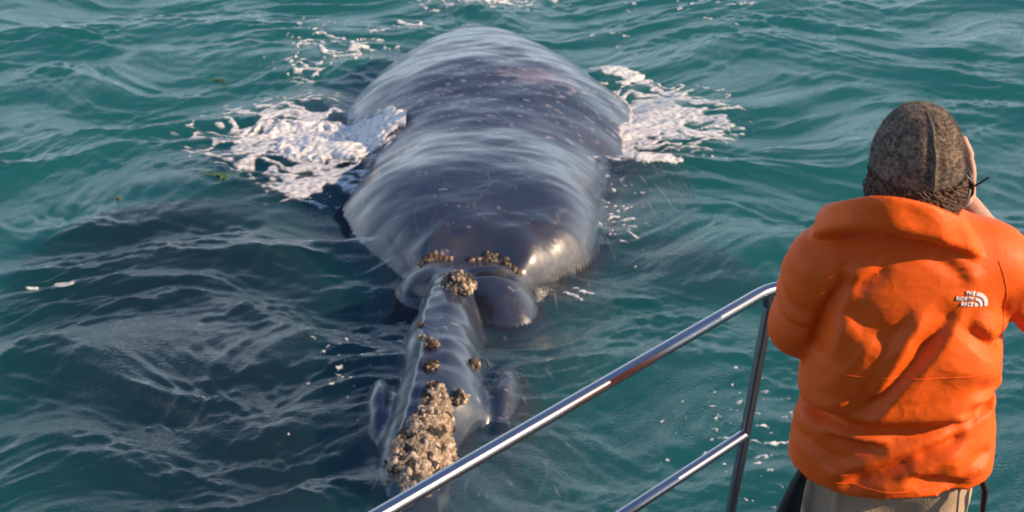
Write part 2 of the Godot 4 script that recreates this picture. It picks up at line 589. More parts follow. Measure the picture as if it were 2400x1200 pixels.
	var spots := [
		[[[-0.425, 12.80, 0.13]], 0.13], [[[-0.60, 11.84, 0.055]], 0.05], [[[-0.60, 11.56, 0.06]], 0.055], [[[-0.29, 11.80, 0.055]], 0.045], [[[-0.385, 11.24, 0.068]], 0.06],
		[[[-0.52, 13.48, 0.03], [-0.64, 13.50, 0.04], [-0.76, 13.47, 0.03]], 0.008],
		[[[-0.34, 13.47, 0.035], [-0.20, 13.48, 0.045], [-0.06, 13.40, 0.04], [0.05, 13.26, 0.03]], 0.008],
		[[[-0.555, 11.24, 0.075], [-0.54, 11.02, 0.13], [-0.575, 10.84, 0.17], [-0.64, 10.68, 0.20], [-0.70, 10.56, 0.20]], 0.055],
		[[[-0.70, 12.18, 0.03]], 0.03], [[[-0.68, 11.98, 0.028]], 0.025],
	]
	for s in spots:
		obj("callosity", callosity(s[0], s[1], at), cm, root)

func callosity(chain: Array, tall: float, at: Vector3) -> ArrayMesh:
	# a crust of hardened skin: rounded cores grown over with knobs of every size
	var st := SurfaceTool.new()
	st.begin(Mesh.PRIMITIVE_TRIANGLES)
	rng.seed = int(chain[0][0] * 1000.0) + 5000
	var big: bool = chain.size() > 4
	var n := chain.size()
	for i in n:
		var steps := 3 if n > 1 and i < n - 1 else 1
		for q in steps:
			var t := q / float(steps)
			var a: Array = chain[i]
			var b: Array = chain[mini(i + 1, n - 1)]
			var rr := lerpf(a[2], b[2], t)
			var x := lerpf(a[0], b[0], t)
			var d := lerpf(a[1], b[1], t)
			var c := Vector3(x, whale_top(x, -d) - (rr * 0.75 if big else rr * 0.45) + tall * 0.25, -d) - at
			if not big: knob(st, c + Vector3(0, tall * 0.3, 0), rr * 0.85, Color(0.10, 0.07, 0.045), 12, 0.3)
			var many := int((420.0 if big else 2100.0 * rr) * clampf(rr * 12.0, 0.4, 3.0))
			for k in many:
				var ang := rng.randf() * TAU
				var u := sqrt(rng.randf())
				var e := u + 0.45 * ripple.get_noise_2d((x + cos(ang) * rr) * 7.0, (d + sin(ang) * rr) * 7.0)
				if e > 1.05: continue
				if n == 1: u = sin(acos(rng.randf_range(-0.05, 1.0)))
				var kx := x + cos(ang) * u * rr
				var kd := d + sin(ang) * u * rr
				var wt := whale_top(kx, -kd) if n > 1 else whale_top(x, -d)
				if wt < -0.22: continue
				var rise := tall * sqrt(maxf(0.0, 1.0 - u * u)) * (0.55 if big else 1.0) * (0.8 + 0.5 * ripple.get_noise_2d(kx * 11.0, kd * 11.0))
				var rad := (0.007 + 0.016 * rng.randf() ** 3) * (1.15 if big else clampf(rr * 11.0, 0.6, 1.1))
				var v := rng.randf()
				var c2 := Color(0.20, 0.145, 0.10).lerp(Color(0.56, 0.44, 0.32), v * v)
				if ripple.get_noise_2d(kx * 9.0 + 9.0, kd * 9.0) > 0.36: c2 = Color(0.045, 0.036, 0.034)
				knob(st, Vector3(kx, wt + rise, -kd) - at, rad, c2, 5, 0.7)
	return st.commit()

func knob(st: SurfaceTool, c: Vector3, rad: float, col: Color, rows := 5, rough := 0.7) -> void:
	var ring := []
	var o := rng.randf() * 90.0
	var sq := Vector3(rng.randf_range(0.75, 1.3), rng.randf_range(0.8, 1.3), rng.randf_range(0.75, 1.3))
	var cols := rows + 2
	for j in rows + 1:
		var a := PI * j / float(rows)
		var row := []
		for i in cols + 1:
			var b := TAU * i / float(cols)
			var n := Vector3(sin(a) * cos(b), cos(a), sin(a) * sin(b))
			var e := 1.0 + rough * ripple.get_noise_3d(n.x * 1.6 + o, n.y * 1.6, n.z * 1.6)
			row.append([c + n * sq * rad * e, n])
		ring.append(row)
	st.set_color(col)
	for j in rows:
		for i in cols:
			for e in [[j, i], [j + 1, i + 1], [j, i + 1], [j, i], [j + 1, i], [j + 1, i + 1]]:
				st.set_normal(ring[e[0]][e[1]][1])
				st.add_vertex(ring[e[0]][e[1]][0])

# ------------------------------------------------------------------ the person
const PB := Vector3(0.935, 3.93, -3.78)
var folds := []
var torso_a := lut([[0.78, 0.252], [0.86, 0.250], [0.95, 0.246], [1.018, 0.234], [1.07, 0.242], [1.15, 0.236], [1.25, 0.236], [1.35, 0.232], [1.42, 0.205], [1.47, 0.150], [1.52, 0.10]], 0.75, 1.548)
var torso_b := lut([[0.78, 0.164], [0.86, 0.160], [0.95, 0.154], [1.018, 0.142], [1.07, 0.158], [1.15, 0.158], [1.25, 0.155], [1.35, 0.142], [1.42, 0.118], [1.47, 0.095], [1.52, 0.08]], 0.75, 1.548)
var torso_c := lut([[0.78, 0.0], [1.0, 0.005], [1.2, 0.0], [1.35, -0.01], [1.5, -0.02]], 0.75, 1.548)

func torso(p: Vector3, grow := 0.0) -> float:
	var k := clampi(int((p.y - 0.75) * 500.0), 0, 399)
	var a := torso_a[k] + grow
	var b := torso_b[k] + grow
	var cz := torso_c[k]
	var q := Vector2(p.x / a, (p.z - cz) / b)
	var l := (absf(q.x) ** 2.3 + absf(q.y) ** 2.3) ** (1.0 / 2.3)
	return maxf((l - 1.0) * b, p.y - 1.53)

func jacket_field(p: Vector3) -> float:
	var d := torso(p)
	if p.y > 1.25: d = smin(d, cap(p, Vector3(-0.17, 1.405, -0.01), Vector3(0.17, 1.405, -0.01), 0.088, 0.088), 0.06)
	# sleeves
	if p.x < 0.05:
		var la := minf(cap(p, Vector3(-0.205, 1.385, -0.01), Vector3(-0.242, 1.21, -0.03), 0.088, 0.076), cap(p, Vector3(-0.242, 1.21, -0.03), Vector3(-0.045, 1.435, -0.17), 0.076, 0.046))
		if absf(la) < 0.05: la += 0.006 * sin(p.y * 62.0 + 22.0 * p.z + 2.5 * sin(p.y * 29.0 + p.z * 20.0)) * sstep(-0.2, -0.26, p.x)
		d = smin(d, la, 0.02)
	if p.x > 0.05:
		var ra := minf(cap(p, Vector3(0.205, 1.385, -0.01), Vector3(0.335, 1.262, -0.02), 0.088, 0.076), cap(p, Vector3(0.335, 1.262, -0.02), Vector3(0.185, 1.395, -0.165), 0.076, 0.046))
		if absf(ra) < 0.05: ra += 0.006 * sin((p.x - p.y) * 58.0 + 2.5 * sin(p.x * 33.0 + p.z * 17.0)) * sstep(0.22, 0.30, p.x)
		d = smin(d, ra, 0.02)
	# hem
	d = maxf(d, 0.838 + 0.14 * p.x * p.x - 0.05 * p.z - p.y)
	if d > 0.07 and p.y < 1.40: return d
	# folds of the cloth over the back
	if p.z > -0.03 and absf(d) < 0.045:
		var e := 0.0
		for f in folds:
			if p.x < f[0] or p.x > f[1] or p.y < f[2] or p.y > f[3]: continue
			var rx: float = p.x - f[4]
			var ry: float = p.y - f[5]
			var t: float = rx * f[6] + ry * f[7]
			var l: float = f[8]
			var sd: float = rx * f[7] - ry * f[6] + f[12] * (t / l - 0.5) * (t / l - 0.5)
			var w: float = f[10] if sd > 0 else f[11]
			var k := sstep(-0.2 * l, 0.22 * l, t) * sstep(1.2 * l, 0.78 * l, t)
			var am: float = f[9]
			e += am * k * maxf(0.0, 1.0 - (sqrt(sd * sd + 6.0e-6) - 0.0024) / (w * 1.9))
		var u := p.x * 0.8 + p.y * 0.6
		var v := -p.x * 0.6 + p.y * 0.8
		e = e * 0.85 + 0.003 * swell.get_noise_2d(u * 3.0 + 2.0, v * 5.0) - 0.002 * cells.get_noise_2d(u * 5.0, v * 8.0) - 0.001
		d -= e * sstep(-0.03, 0.05, p.z) * sstep(1.50, 1.44, p.y)
	if p.y > 1.42:
		# rolled stand-up collar with the hood stowed in it: an oblique thick ring
		var cy := p.y - 1.452 - (0.92 if p.z > 0 else 0.2) * p.z + 0.20 * (p.x + 0.04)
		var rx := 0.178 - 0.30 * cy
		var rz := 0.134 - 0.16 * cy
		var ql := Vector2((p.x + 0.044) / rx, (p.z - 0.004) / rz).length()
		var puff := 0.007 * swell.get_noise_3d(p.x * 9.0 + 3.0, p.y * 12.0 + p.x * 6.0, p.z * 6.0) + 0.005 * sin(p.x * 60.0 + 30.0 * p.y) * sstep(0.02, 0.10, p.x) * sstep(0.03, -0.03, cy)
		var col := Vector2(maxf(absf((ql - 1.0) * minf(rx, rz) + 0.008) - 0.004, 0.0), maxf(absf(cy) - 0.034, 0.0)).length() - 0.014 - puff * 0.8
		d = smin(d, col, 0.005)
		d = maxf(d, -maxf(ell(p, Vector3(-0.02, 1.60, -0.02), Vector3(0.105, 0.13, 0.09)), 1.51 - p.y))
	return d

func crease(pts: Array, amp: float, wa: float, wb: float, bend := 0.0) -> void:
	for i in pts.size() - 1:
		var a: Vector2 = pts[i]
		var b: Vector2 = pts[i + 1]
		var l := a.distance_to(b)
		var dir := (b - a) / l
		var m := maxf(wa, wb) * 3.5 + 0.2 * l + absf(bend)
		folds.append([minf(a.x, b.x) - m, maxf(a.x, b.x) + m, minf(a.y, b.y) - m, maxf(a.y, b.y) + m, a.x, a.y, dir.x, dir.y, l, amp, wa, wb, bend])

func trouser_field(p: Vector3) -> float:
	var d := ell(p, Vector3(0, 0.84, -0.004), Vector3(0.206, 0.20, 0.116))
	for s in [-1.0, 1.0]:
		var l := minf(cap(p, Vector3(s * 0.105, 0.84, 0.0), Vector3(s * 0.12, 0.48, -0.01), 0.112, 0.082), cap(p, Vector3(s * 0.12, 0.48, -0.01), Vector3(s * 0.125, 0.06, 0.02), 0.082, 0.072))
		d = smin(d, l, 0.03)
	d = maxf(d, maxf(0.035 - p.y, p.y - 0.955))
	d += 0.003 * ripple.get_noise_2d(p.x * 8.0 + 5.0, p.y * 13.0) + 0.004 * swell.get_noise_2d(p.x * 5.0 + p.z * 5.0, p.y * 9.0)
	return d

func body_field(p: Vector3) -> float:
	var d := maxf(torso(p, -0.05), 0.86 - p.y)
	d = smin(d, cap(p, Vector3(-0.16, 1.40, -0.01), Vector3(0.16, 1.40, -0.01), 0.06, 0.06), 0.05)
	d = smin(d, cap(p, Vector3(-0.005, 1.40, -0.01), Vector3(-0.012, 1.60, -0.03), 0.062, 0.055), 0.04)
	for a in [[-0.205, 1.385, -0.238, 1.20, -0.03, 0.025, 1.465, -0.23], [0.205, 1.385, 0.335, 1.262, -0.02, 0.160, 1.455, -0.195]]:
		d = smin(d, cap(p, Vector3(a[0], a[1], -0.01), Vector3(a[2], a[3], a[4]), 0.055, 0.045), 0.03)
		d = smin(d, cap(p, Vector3(a[2], a[3], a[4]), Vector3(a[5], a[6], a[7]), 0.045, 0.030), 0.02)
	for s in [-1.0, 1.0]:
		d = smin(d, cap(p, Vector3(s * 0.10, 0.86, 0.0), Vector3(s * 0.12, 0.48, -0.01), 0.085, 0.058), 0.04)
		d = smin(d, cap(p, Vector3(s * 0.12, 0.48, -0.01), Vector3(s * 0.125, 0.10, 0.02), 0.058, 0.045), 0.03)
		d = smin(d, cap(p, Vector3(s * 0.125, 0.06, 0.03), Vector3(s * 0.135, 0.05, -0.13), 0.04, 0.034), 0.03)
	return d

# head in its own axes: face towards -z, centre of the skull at the origin
func head_field(p: Vector3) -> float:
	var d := ell(p, Vector3(0, 0.02, 0.01), Vector3(0.077, 0.098, 0.098))
	d = smin(d, ell(p, Vector3(0, -0.045, -0.035), Vector3(0.060, 0.075, 0.062)), 0.03)
	d = smin(d, ell(p, Vector3(0, -0.105, -0.062), Vector3(0.026, 0.018, 0.022)), 0.02)
	d = smin(d, cap(p, Vector3(0, 0.008, -0.090), Vector3(0, -0.038, -0.112), 0.008, 0.013), 0.012)
	d = smin(d, cap(p, Vector3(-0.045, 0.026, -0.080), Vector3(0.045, 0.026, -0.080), 0.010, 0.010), 0.014)
	d = smin(d, cap(p, Vector3(0, -0.05, 0.02), Vector3(0, -0.15, 0.03), 0.055, 0.056), 0.03)
	for s in [-1.0, 1.0]:
		d = smax(d, -ell(p, Vector3(s * 0.032, 0.004, -0.098), Vector3(0.017, 0.011, 0.012)), 0.008)
		d = minf(d, ell(p, Vector3(s * 0.032, 0.004, -0.083), Vector3(0.012, 0.012, 0.012)))
		d = smin(d, ell(p, Vector3(s * 0.080, -0.012, 0.018), Vector3(0.010, 0.032, 0.019)), 0.006)
	d = smin(d, cap(p, Vector3(-0.020, -0.066, -0.090), Vector3(0.020, -0.066, -0.090), 0.006, 0.006), 0.007)
	d = smax(d, -cap(p, Vector3(-0.022, -0.073, -0.098), Vector3(0.022, -0.073, -0.098), 0.0025, 0.0025), 0.004)
	d = smin(d, cap(p, Vector3(-0.016, -0.080, -0.088), Vector3(0.016, -0.080, -0.088), 0.006, 0.006), 0.007)
	return d

# a hand that closes round a camera body; side -1 left, 1 right. Wrist at the origin, fingers forward (-z)
func hand_field(p: Vector3, side: float) -> float:
	p.x *= side
	var d := cap(p, Vector3(0, 0, 0.03), Vector3(0.002, 0.01, -0.015), 0.026, 0.024)
	d = smin(d, ell(p, Vector3(0.004, 0.03, -0.045), Vector3(0.016, 0.042, 0.046)), 0.018)
	var tips := [[0.058, 0.016, 1.0], [0.038, 0.020, 1.08], [0.017, 0.019, 1.0], [-0.002, 0.012, 0.82]]
	for f in tips:
		var y: float = f[0]
		var l: float = f[2]
		var a := Vector3(0.006, y, -0.080)
		var b := a + Vector3(-0.012, 0.003, -0.036 * l)
		var c := b + Vector3(-0.030 * l, 0.002, -0.010)
		var e := c + Vector3(-0.020 * l, 0.0, 0.012)
		d = smin(d, cap(p, a, b, 0.0098, 0.0090), 0.007)
		d = smin(d, minf(cap(p, b, c, 0.0090, 0.0082), cap(p, c, e, 0.0082, 0.0072)), 0.003)
	var t0 := Vector3(-0.006, 0.048, -0.020)
	var t1 := Vector3(-0.030, 0.062, -0.040)
	var t2 := Vector3(-0.046, 0.058, -0.066)
	d = smin(d, cap(p, t0, t1, 0.0135, 0.0110), 0.012)
	d = smin(d, cap(p, t1, t2, 0.0110, 0.0085), 0.004)
	return d

func place(part: Array, t: Transform3D) -> Array:
	for i in part[0].size():
		part[0][i] = t * part[0][i]
		part[1][i] = (t.basis * part[1][i]).normalized()
	return part

const HEAD_AT := Vector3(-0.012, 1.66, -0.02)
const HEAD_YAW := 0.12

func hat_r(y: float) -> float:
	return tab([[1.566, 0.095], [1.58, 0.1005], [1.60, 0.1045], [1.64, 0.1065], [1.68, 0.105], [1.72, 0.0965], [1.75, 0.083], [1.775, 0.0630], [1.790, 0.0430], [1.7985, 0.0180], [1.80, 0.0]], y)

func hat_point(a: float, y: float) -> Vector3:
	# a measured from the back (+z), seam pinched up along a = 0
	var r := hat_r(y) * 0.965
	var s := 0.0038 * exp(-(a / 0.055) ** 2) * sstep(1.62, 1.68, y) - 0.003 * (exp(-((a - 0.14) / 0.09) ** 2) + exp(-((a + 0.14) / 0.09) ** 2)) * sstep(1.62, 1.68, y)
	s += 0.0025 * swell.get_noise_3d(sin(a) * 1.4, y * 12.0, cos(a) * 1.4)
	r += s * clampf(r * 20.0, 0, 1)
	return Vector3(sin(a) * r, y, cos(a) * r * 1.16)

func make_person() -> void:
	var root := base("person", PB)
	tag(root, "person in orange jacket and grey wool hat standing at the rail, seen from behind", "person")
	# folds, measured on the back of the jacket
	var V := func(l: Array) -> Array:
		var o := []
		for q in l: o.append(Vector2(q[0], q[1]))
		return o
	# long diagonal pull from the right shoulder blade down to the left
	crease(V.call([[0.0, 1.32], [-0.10, 1.09]]), 0.026, 0.016, 0.030)
	crease(V.call([[0.075, 1.335], [0.012, 1.23]]), -0.020, 0.030, 0.012)
	crease(V.call([[0.03, 1.26], [-0.10, 1.075]]), -0.030, 0.030, 0.012)
	crease(V.call([[-0.07, 1.11], [-0.20, 1.01]]), -0.018, 0.022, 0.014)
	crease(V.call([[0.09, 1.30], [-0.03, 1.10]]), 0.012, 0.030, 0.025)
	crease(V.call([[-0.15, 1.34], [-0.09, 1.26], [-0.01, 1.30]]), -0.010, 0.016, 0.022)
	crease(V.call([[-0.10, 1.27], [-0.20, 1.12]]), 0.012, 0.028, 0.028)
	# right side
	crease(V.call([[0.10, 1.295], [0.21, 1.195]]), -0.018, 0.012, 0.030, 0.02)
	crease(V.call([[0.13, 1.31], [0.215, 1.235]]), 0.016, 0.016, 0.016)
	crease(V.call([[0.06, 1.20], [0.20, 1.16]]), 0.012, 0.022, 0.034)
	crease(V.call([[0.20, 1.335], [0.208, 1.19]]), -0.010, 0.012, 0.012)
	crease(V.call([[0.15, 1.12], [0.225, 1.09]]), -0.014, 0.012, 0.018)
	# waist cord: cloth blouses over it
	crease(V.call([[-0.25, 1.018], [-0.045, 1.020], [0.15, 1.030], [0.24, 1.060]]), -0.022, 0.010, 0.018)
	crease(V.call([[-0.20, 1.052], [0.0, 1.050], [0.16, 1.062]]), 0.016, 0.020, 0.026)
	crease(V.call([[-0.18, 1.000], [-0.05, 0.992]]), 0.016, 0.010, 0.014)
	crease(V.call([[-0.18, 0.985], [-0.06, 0.972]]), -0.016, 0.018, 0.010)
	crease(V.call([[0.13, 1.07], [0.21, 1.035]]), -0.020, 0.009, 0.016)
	crease(V.call([[0.10, 1.055], [0.19, 1.045]]), 0.014, 0.010, 0.010)
	# skirt, gathered at the right hip
	crease(V.call([[-0.175, 0.885], [-0.048, 0.962], [0.11, 1.005]]), 0.020, 0.024, 0.012)
	crease(V.call([[-0.13, 0.865], [0.033, 0.950], [0.13, 0.990]]), -0.026, 0.012, 0.022)
	crease(V.call([[0.0, 0.90], [0.14, 0.965]]), 0.014, 0.018, 0.014)
	crease(V.call([[0.02, 0.896], [0.15, 0.858]]), -0.020, 0.020, 0.010)
	crease(V.call([[-0.06, 0.850], [0.02, 0.880]]), 0.014, 0.014, 0.010)
	crease(V.call([[0.10, 0.93], [0.22, 0.885]]), 0.014, 0.024, 0.018)
	crease(V.call([[0.14, 0.905], [0.21, 0.925]]), -0.010, 0.010, 0.014)
	crease(V.call([[-0.24, 0.95], [-0.12, 0.915]]), -0.014, 0.012, 0.018)
	# left armhole and the shoulder
	crease(V.call([[-0.165, 1.41], [-0.205, 1.31], [-0.215, 1.20]]), -0.020, 0.014, 0.012)
	crease(V.call([[-0.16, 1.30], [-0.20, 1.21]]), 0.012, 0.014, 0.020)
	crease(V.call([[-0.10, 1.455], [-0.17, 1.40]]), 0.012, 0.012, 0.014)
	crease(V.call([[-0.08, 1.43], [-0.15, 1.375]]), -0.012, 0.010, 0.014)
	crease(V.call([[0.02, 1.455], [0.10, 1.42]]), -0.010, 0.012, 0.016)
	crease(V.call([[0.06, 1.47], [0.13, 1.40]]), 0.010, 0.012, 0.014)
	# body in skin, one mesh: trunk and limbs, head, two hands
	var skin := mat(lin(0.50, 0.29, 0.20), 0.55)
	skin.subsurf_scatter_enabled = true
	skin.subsurf_scatter_strength = 0.15
	var head := place(nets(head_field, Vector3(-0.11, -0.17, -0.14), Vector3(0.11, 0.14, 0.13), 0.005), Transform3D(Basis(Vector3.UP, HEAD_YAW) * Basis(Vector3.RIGHT, -0.06), HEAD_AT))
	var rh := place(nets(hand_field.bind(1.0), Vector3(-0.09, -0.05, -0.17), Vector3(0.06, 0.11, 0.07), 0.0035), Transform3D(Basis(Vector3.UP, 0.15) * Basis(Vector3.RIGHT, 0.9), Vector3(0.156, 1.475, -0.205)))
	var lh := place(nets(hand_field.bind(-1.0), Vector3(-0.09, -0.05, -0.17), Vector3(0.09, 0.11, 0.07), 0.0035), Transform3D(Basis(Vector3.UP, -0.2) * Basis(Vector3.BACK, 1.5), Vector3(0.03, 1.475, -0.255)))
	obj("body", nets_mesh([nets(body_field, Vector3(-0.42, 0.0, -0.40), Vector3(0.42, 1.66, 0.20), 0.016), head, rh, lh]), skin, root)
	# jacket
	var om := mat(lin(0.84, 0.116, 0.005), 0.55, 0.0, 0.4)
	om.heightmap_enabled = true
	var crum := noise_tex(0.012, 31, 1024, 5)
	crum.noise.fractal_type = FastNoiseLite.FRACTAL_RIDGED
	crum.noise.fractal_gain = 0.35
	om.heightmap_texture = crum
	om.heightmap_scale = 0.16
	om.uv1_triplanar = true
	om.uv1_scale = Vector3(1.2, 1.5, 1.2)
	var jacket := obj("jacket", nets_mesh([nets(jacket_field, Vector3(-0.40, 0.80, -0.36), Vector3(0.46, 1.64, 0.26), 0.0072)]), om, root)
	tag(jacket, "orange windproof jacket with rolled collar and white logo")
	make_logo(jacket)
	for q in [[Vector2(-0.21, 1.168), Vector2(0.20, 1.172), 0.004], [Vector2(-0.235, 0.872), Vector2(0.235, 0.872), -0.012], [Vector2(-0.175, 1.44), Vector2(-0.205, 1.20), -0.02], [Vector2(0.178, 1.44), Vector2(0.205, 1.20), 0.02]]:
		var line := []
		for k in 40:
			var t := k / 39.0
			var l: Vector2 = q[0].lerp(q[1], t)
			l += Vector2(-(q[1] - q[0]).normalized().y, (q[1] - q[0]).normalized().x) * q[2] * 4.0 * t * (1.0 - t)
			line.append(Vector3(l.x, l.y, surface_z(l) + 0.0002))
		obj("seam", tube_mesh(line, [0.0013], 6), om, jacket)
	# trousers
	var km := mat(lin(0.48, 0.36, 0.25), 0.85, 0.0, 0.3)
	km.heightmap_enabled = true
	km.heightmap_texture = om.heightmap_texture
	km.heightmap_scale = 0.12
	km.uv1_triplanar = true
	km.uv1_scale = Vector3(6, 6, 6)
	var tr := obj("trousers", nets_mesh([nets(trouser_field, Vector3(-0.28, 0.0, -0.20), Vector3(0.28, 1.0, 0.22), 0.014)]), km, root)
	for s in [-1, 1]:
		var st := stool()
		tube(st, [Vector3(s * 0.150, 0.84, 0.118), Vector3(s * 0.157, 0.70, 0.110)], [0.004], 6)
		obj("pocket_seam", st.commit(), km, tr)
	var black := mat(lin(0.012, 0.013, 0.016), 0.5)
	var strap := stool()
	tube(strap, [Vector3(-0.218, 0.86, 0.06), Vector3(-0.236, 0.80, 0.065), Vector3(-0.25, 0.70, 0.05), Vector3(-0.235, 0.62, 0.02)], [0.012, 0.02, 0.03, 0.02], 10)
	obj("hip_pouch", strap.commit(), black, root)
	var buckle := stool()
	tube(buckle, [Vector3(0.205, 0.86, 0.07), Vector3(0.226, 0.80, 0.075), Vector3(0.232, 0.72, 0.06)], [0.007, 0.010, 0.008], 8)
	obj("side_strap", buckle.commit(), black, root)
	for s in [-1, 1]:
		var bt := stool()
		tube(bt, [Vector3(s * 0.125, 0.13, 0.02), Vector3(s * 0.125, 0.055, 0.02)], [0.062, 0.066], 14)
		tube(bt, [Vector3(s * 0.125, 0.05, 0.05), Vector3(s * 0.13, 0.05, -0.06), Vector3(s * 0.14, 0.046, -0.16)], [0.05, 0.05, 0.044], 14)
		obj("boot", bt.commit(), black, root)
	make_hat(root)

func make_logo(jacket: Node3D) -> void:
	var white := mat(lin(0.80, 0.78, 0.76), 0.6)
	var font := SystemFont.new()
	font.font_names = PackedStringArray(["Droid Sans"])
	font.font_weight = 800
	var put := func(m: Mesh, at: Vector2, size: float, called: String):
		var arr := m.surface_get_arrays(0)
		var src: PackedVector3Array = arr[Mesh.ARRAY_VERTEX]
		var ctr := Vector2(0.118, 1.362)
		var turn := -0.12
		for i in src.size():
			var l := Vector2(src[i].x, src[i].y) * size + at
			l = l.rotated(turn) + ctr
			src[i] = Vector3(l.x, l.y, surface_z(l) + 0.0022 + (0.0006 if src[i].z > 0 else -0.002))
		arr[Mesh.ARRAY_VERTEX] = src
		arr[Mesh.ARRAY_NORMAL] = null
		var am := ArrayMesh.new()
		am.add_surface_from_arrays(Mesh.PRIMITIVE_TRIANGLES, arr)
		var st := SurfaceTool.new()
		st.create_from(am, 0)
		st.generate_normals()
		obj(called, st.commit(), white, jacket)
	var line := 0
	for word in ["THE", "NORTH", "FACE"]:
		var t := TextMesh.new()
		t.font = font
		t.text = word
		t.font_size = 64
		t.pixel_size = 0.01
		t.depth = 0.05
		t.horizontal_alignment = HORIZONTAL_ALIGNMENT_RIGHT
		var am := ArrayMesh.new()
		am.add_surface_from_arrays(Mesh.PRIMITIVE_TRIANGLES, t.get_mesh_arrays())
		put.call(am, Vector2(0.006, 0.012 - 0.0125 * line), 0.0205, "logo_lettering")
		line += 1
	# the quarter dome of three bands
	for r in [[0.0, 0.30], [0.42, 0.62], [0.74, 1.0]]:
		var st := stool()
		st.set_normal(Vector3.BACK)
		for k in 10:
			var a0 := PI / 2 * k / 10.0
			var a1 := PI / 2 * (k + 1) / 10.0
			var p := [Vector3(cos(a0) * r[0], sin(a0) * r[0], 1), Vector3(cos(a0) * r[1], sin(a0) * r[1], 1), Vector3(cos(a1) * r[1], sin(a1) * r[1], 1), Vector3(cos(a1) * r[0], sin(a1) * r[0], 1)]
			for e in [0, 2, 1, 0, 3, 2]: st.add_vertex(p[e])
		put.call(st.commit(), Vector2(0.009, -0.018), 0.034, "logo_band")

func surface_z(l: Vector2) -> float:
	var z := 0.22
	for k in 40:
		var d := jacket_field(Vector3(l.x, l.y, z))
		if d < 0.0004: break
		z -= d * 0.8
	return z

func make_hat(root: Node3D) -> void:
	var turn := Transform3D(Basis(Vector3.UP, HEAD_YAW), Vector3(HEAD_AT.x, -0.016, HEAD_AT.z + 0.01))
	var hat := Node3D.new()
	hat.name = "wool_hat"
	root.add_child(hat, true)
	hat.transform = turn
	tag(hat, "grey brown knitted wool hat with a raised seam")
	var nu := 181
	var nv := 90
	var v := PackedVector3Array()
	var col := PackedColorArray()
	for j in nv:
		var f := j / (nv - 1.0)
		var y := 1.566 + 0.234 * (1.0 - (1.0 - f) ** 1.7)
		for i in nu:
			var a := -PI + TAU * i / (nu - 1.0)
			var low := 0.066 * maxf(0.0, cos(a)) * (1.0 - f)
			var p := hat_point(a, y + low)
			var rib := 0.0011 * sin(a * 90.0) * sstep(1.63, 1.60, y) + 0.0012 * ripple.get_noise_2d(a * 18.0, y * 190.0)
			var o := Vector3(sin(a), 0.25, cos(a)) * rib
			v.append(p + o)
			col.append(wool(a, y))
	var m := mat(Color.WHITE, 0.95, 0.0, 0.2)
	m.vertex_color_use_as_albedo = true
	m.rim_enabled = true
	m.rim = 0.4
	obj("knit", grid_mesh(v, nu, nv, PackedVector2Array(), col, PackedByteArray(), false), m, hat)
	# seam cord
	var pts := []
	for k in 24:
		var y := lerpf(1.645, 1.7975, k / 23.0)
		pts.append(hat_point(0.012 * sin(k * 0.7), y) + Vector3(0, 0, 0.0005))
	var ss := stool()
	tube(ss, pts, [0.0022], 8, true, Color(0.17, 0.14, 0.11))
	obj("seam", ss.commit(), m, hat)
	# wool fibres
	rng.seed = 77
	var fm := MultiMesh.new()
	fm.transform_format = MultiMesh.TRANSFORM_3D
	fm.use_colors = true
	var fib := stool()
	tube(fib, [Vector3(0, 0, 0), Vector3(0.0012, 0.003, 0), Vector3(0.003, 0.005, 0.001)], [0.00028, 0.00022, 0.0001], 3, false)
	fm.mesh = fib.commit()
	fm.instance_count = 15000
	for k in fm.instance_count:
		var y := 1.57 + 0.23 * rng.randf() ** 0.85
		var a := rng.randf_range(-PI, PI)
		var p := hat_point(a, y)
		var out := Vector3(sin(a), clampf((y - 1.68) * 9.0, 0.0, 2.5), cos(a)).normalized()
		var s := Vector3(rng.randfn(), rng.randfn(), rng.randfn()) * 0.5
		var up := (out + s * 0.8).normalized()
		var bx := up.cross(Vector3(rng.randfn(), rng.randfn(), rng.randfn())).normalized()
		var sc := rng.randf_range(0.6, 1.5)
		fm.set_instance_transform(k, Transform3D(Basis(bx * sc, up * sc, bx.cross(up) * sc), p))
		fm.set_instance_color(k, wool(a + rng.randf_range(-0.05, 0.05), y) * 1.15)
	var fo := MultiMeshInstance3D.new()
	fo.name = "wool_fibres"
	fo.multimesh = fm
	fo.material_override = m
	fo.set_meta("kind", "stuff")
	hat.add_child(fo)
	# hair curling out below the hat
	var hs := stool()
	for k in 1500:
		var a := rng.randf_range(-1.75, 1.75)
		var y0 := rng.randf_range(1.60, 1.65)
		var p := hat_point(a, y0) * Vector3(0.96, 1, 0.96)
		var d := Vector3(sin(a) * 0.25, -1.1, cos(a) * 0.25).normalized()
		var side := Vector3(cos(a), 0, -sin(a))
		var ph := rng.randf() * TAU
		var amp := rng.randf_range(0.004, 0.009)
		var ln := rng.randf_range(0.02, 0.042)
		var pl := []
		for q in 7:
			var t := q / 6.0
			pl.append(p + d * ln * t + side * amp * sin(ph + t * 6.5) + Vector3(sin(a), 0.15, cos(a)) * amp * (0.6 + 0.9 * cos(ph + t * 6.5)))
		tube(hs, pl, [0.0014, 0.0015, 0.0015, 0.0014, 0.0012, 0.001, 0.0005], 4, false, Color(0.11, 0.058, 0.030) * rng.randf_range(0.6, 1.6))
	var hm := mat(Color.WHITE, 0.45)
	hm.vertex_color_use_as_albedo = true
	var hair := obj("hair", hs.commit(), hm, root)
	hair.transform = turn

func wool(a: float, y: float) -> Color:
	var n := 0.5 + 0.55 * ripple.get_noise_2d(a * 7.0, y * 70.0) + 0.45 * ripple.get_noise_2d(a * 15.0 + 30.0, y * 150.0) + 0.35 * swell.get_noise_2d(a * 2.2, y * 17.0)
	return Color(0.048, 0.038, 0.032).lerp(Color(0.29, 0.215, 0.155), clampf(n, 0, 1))

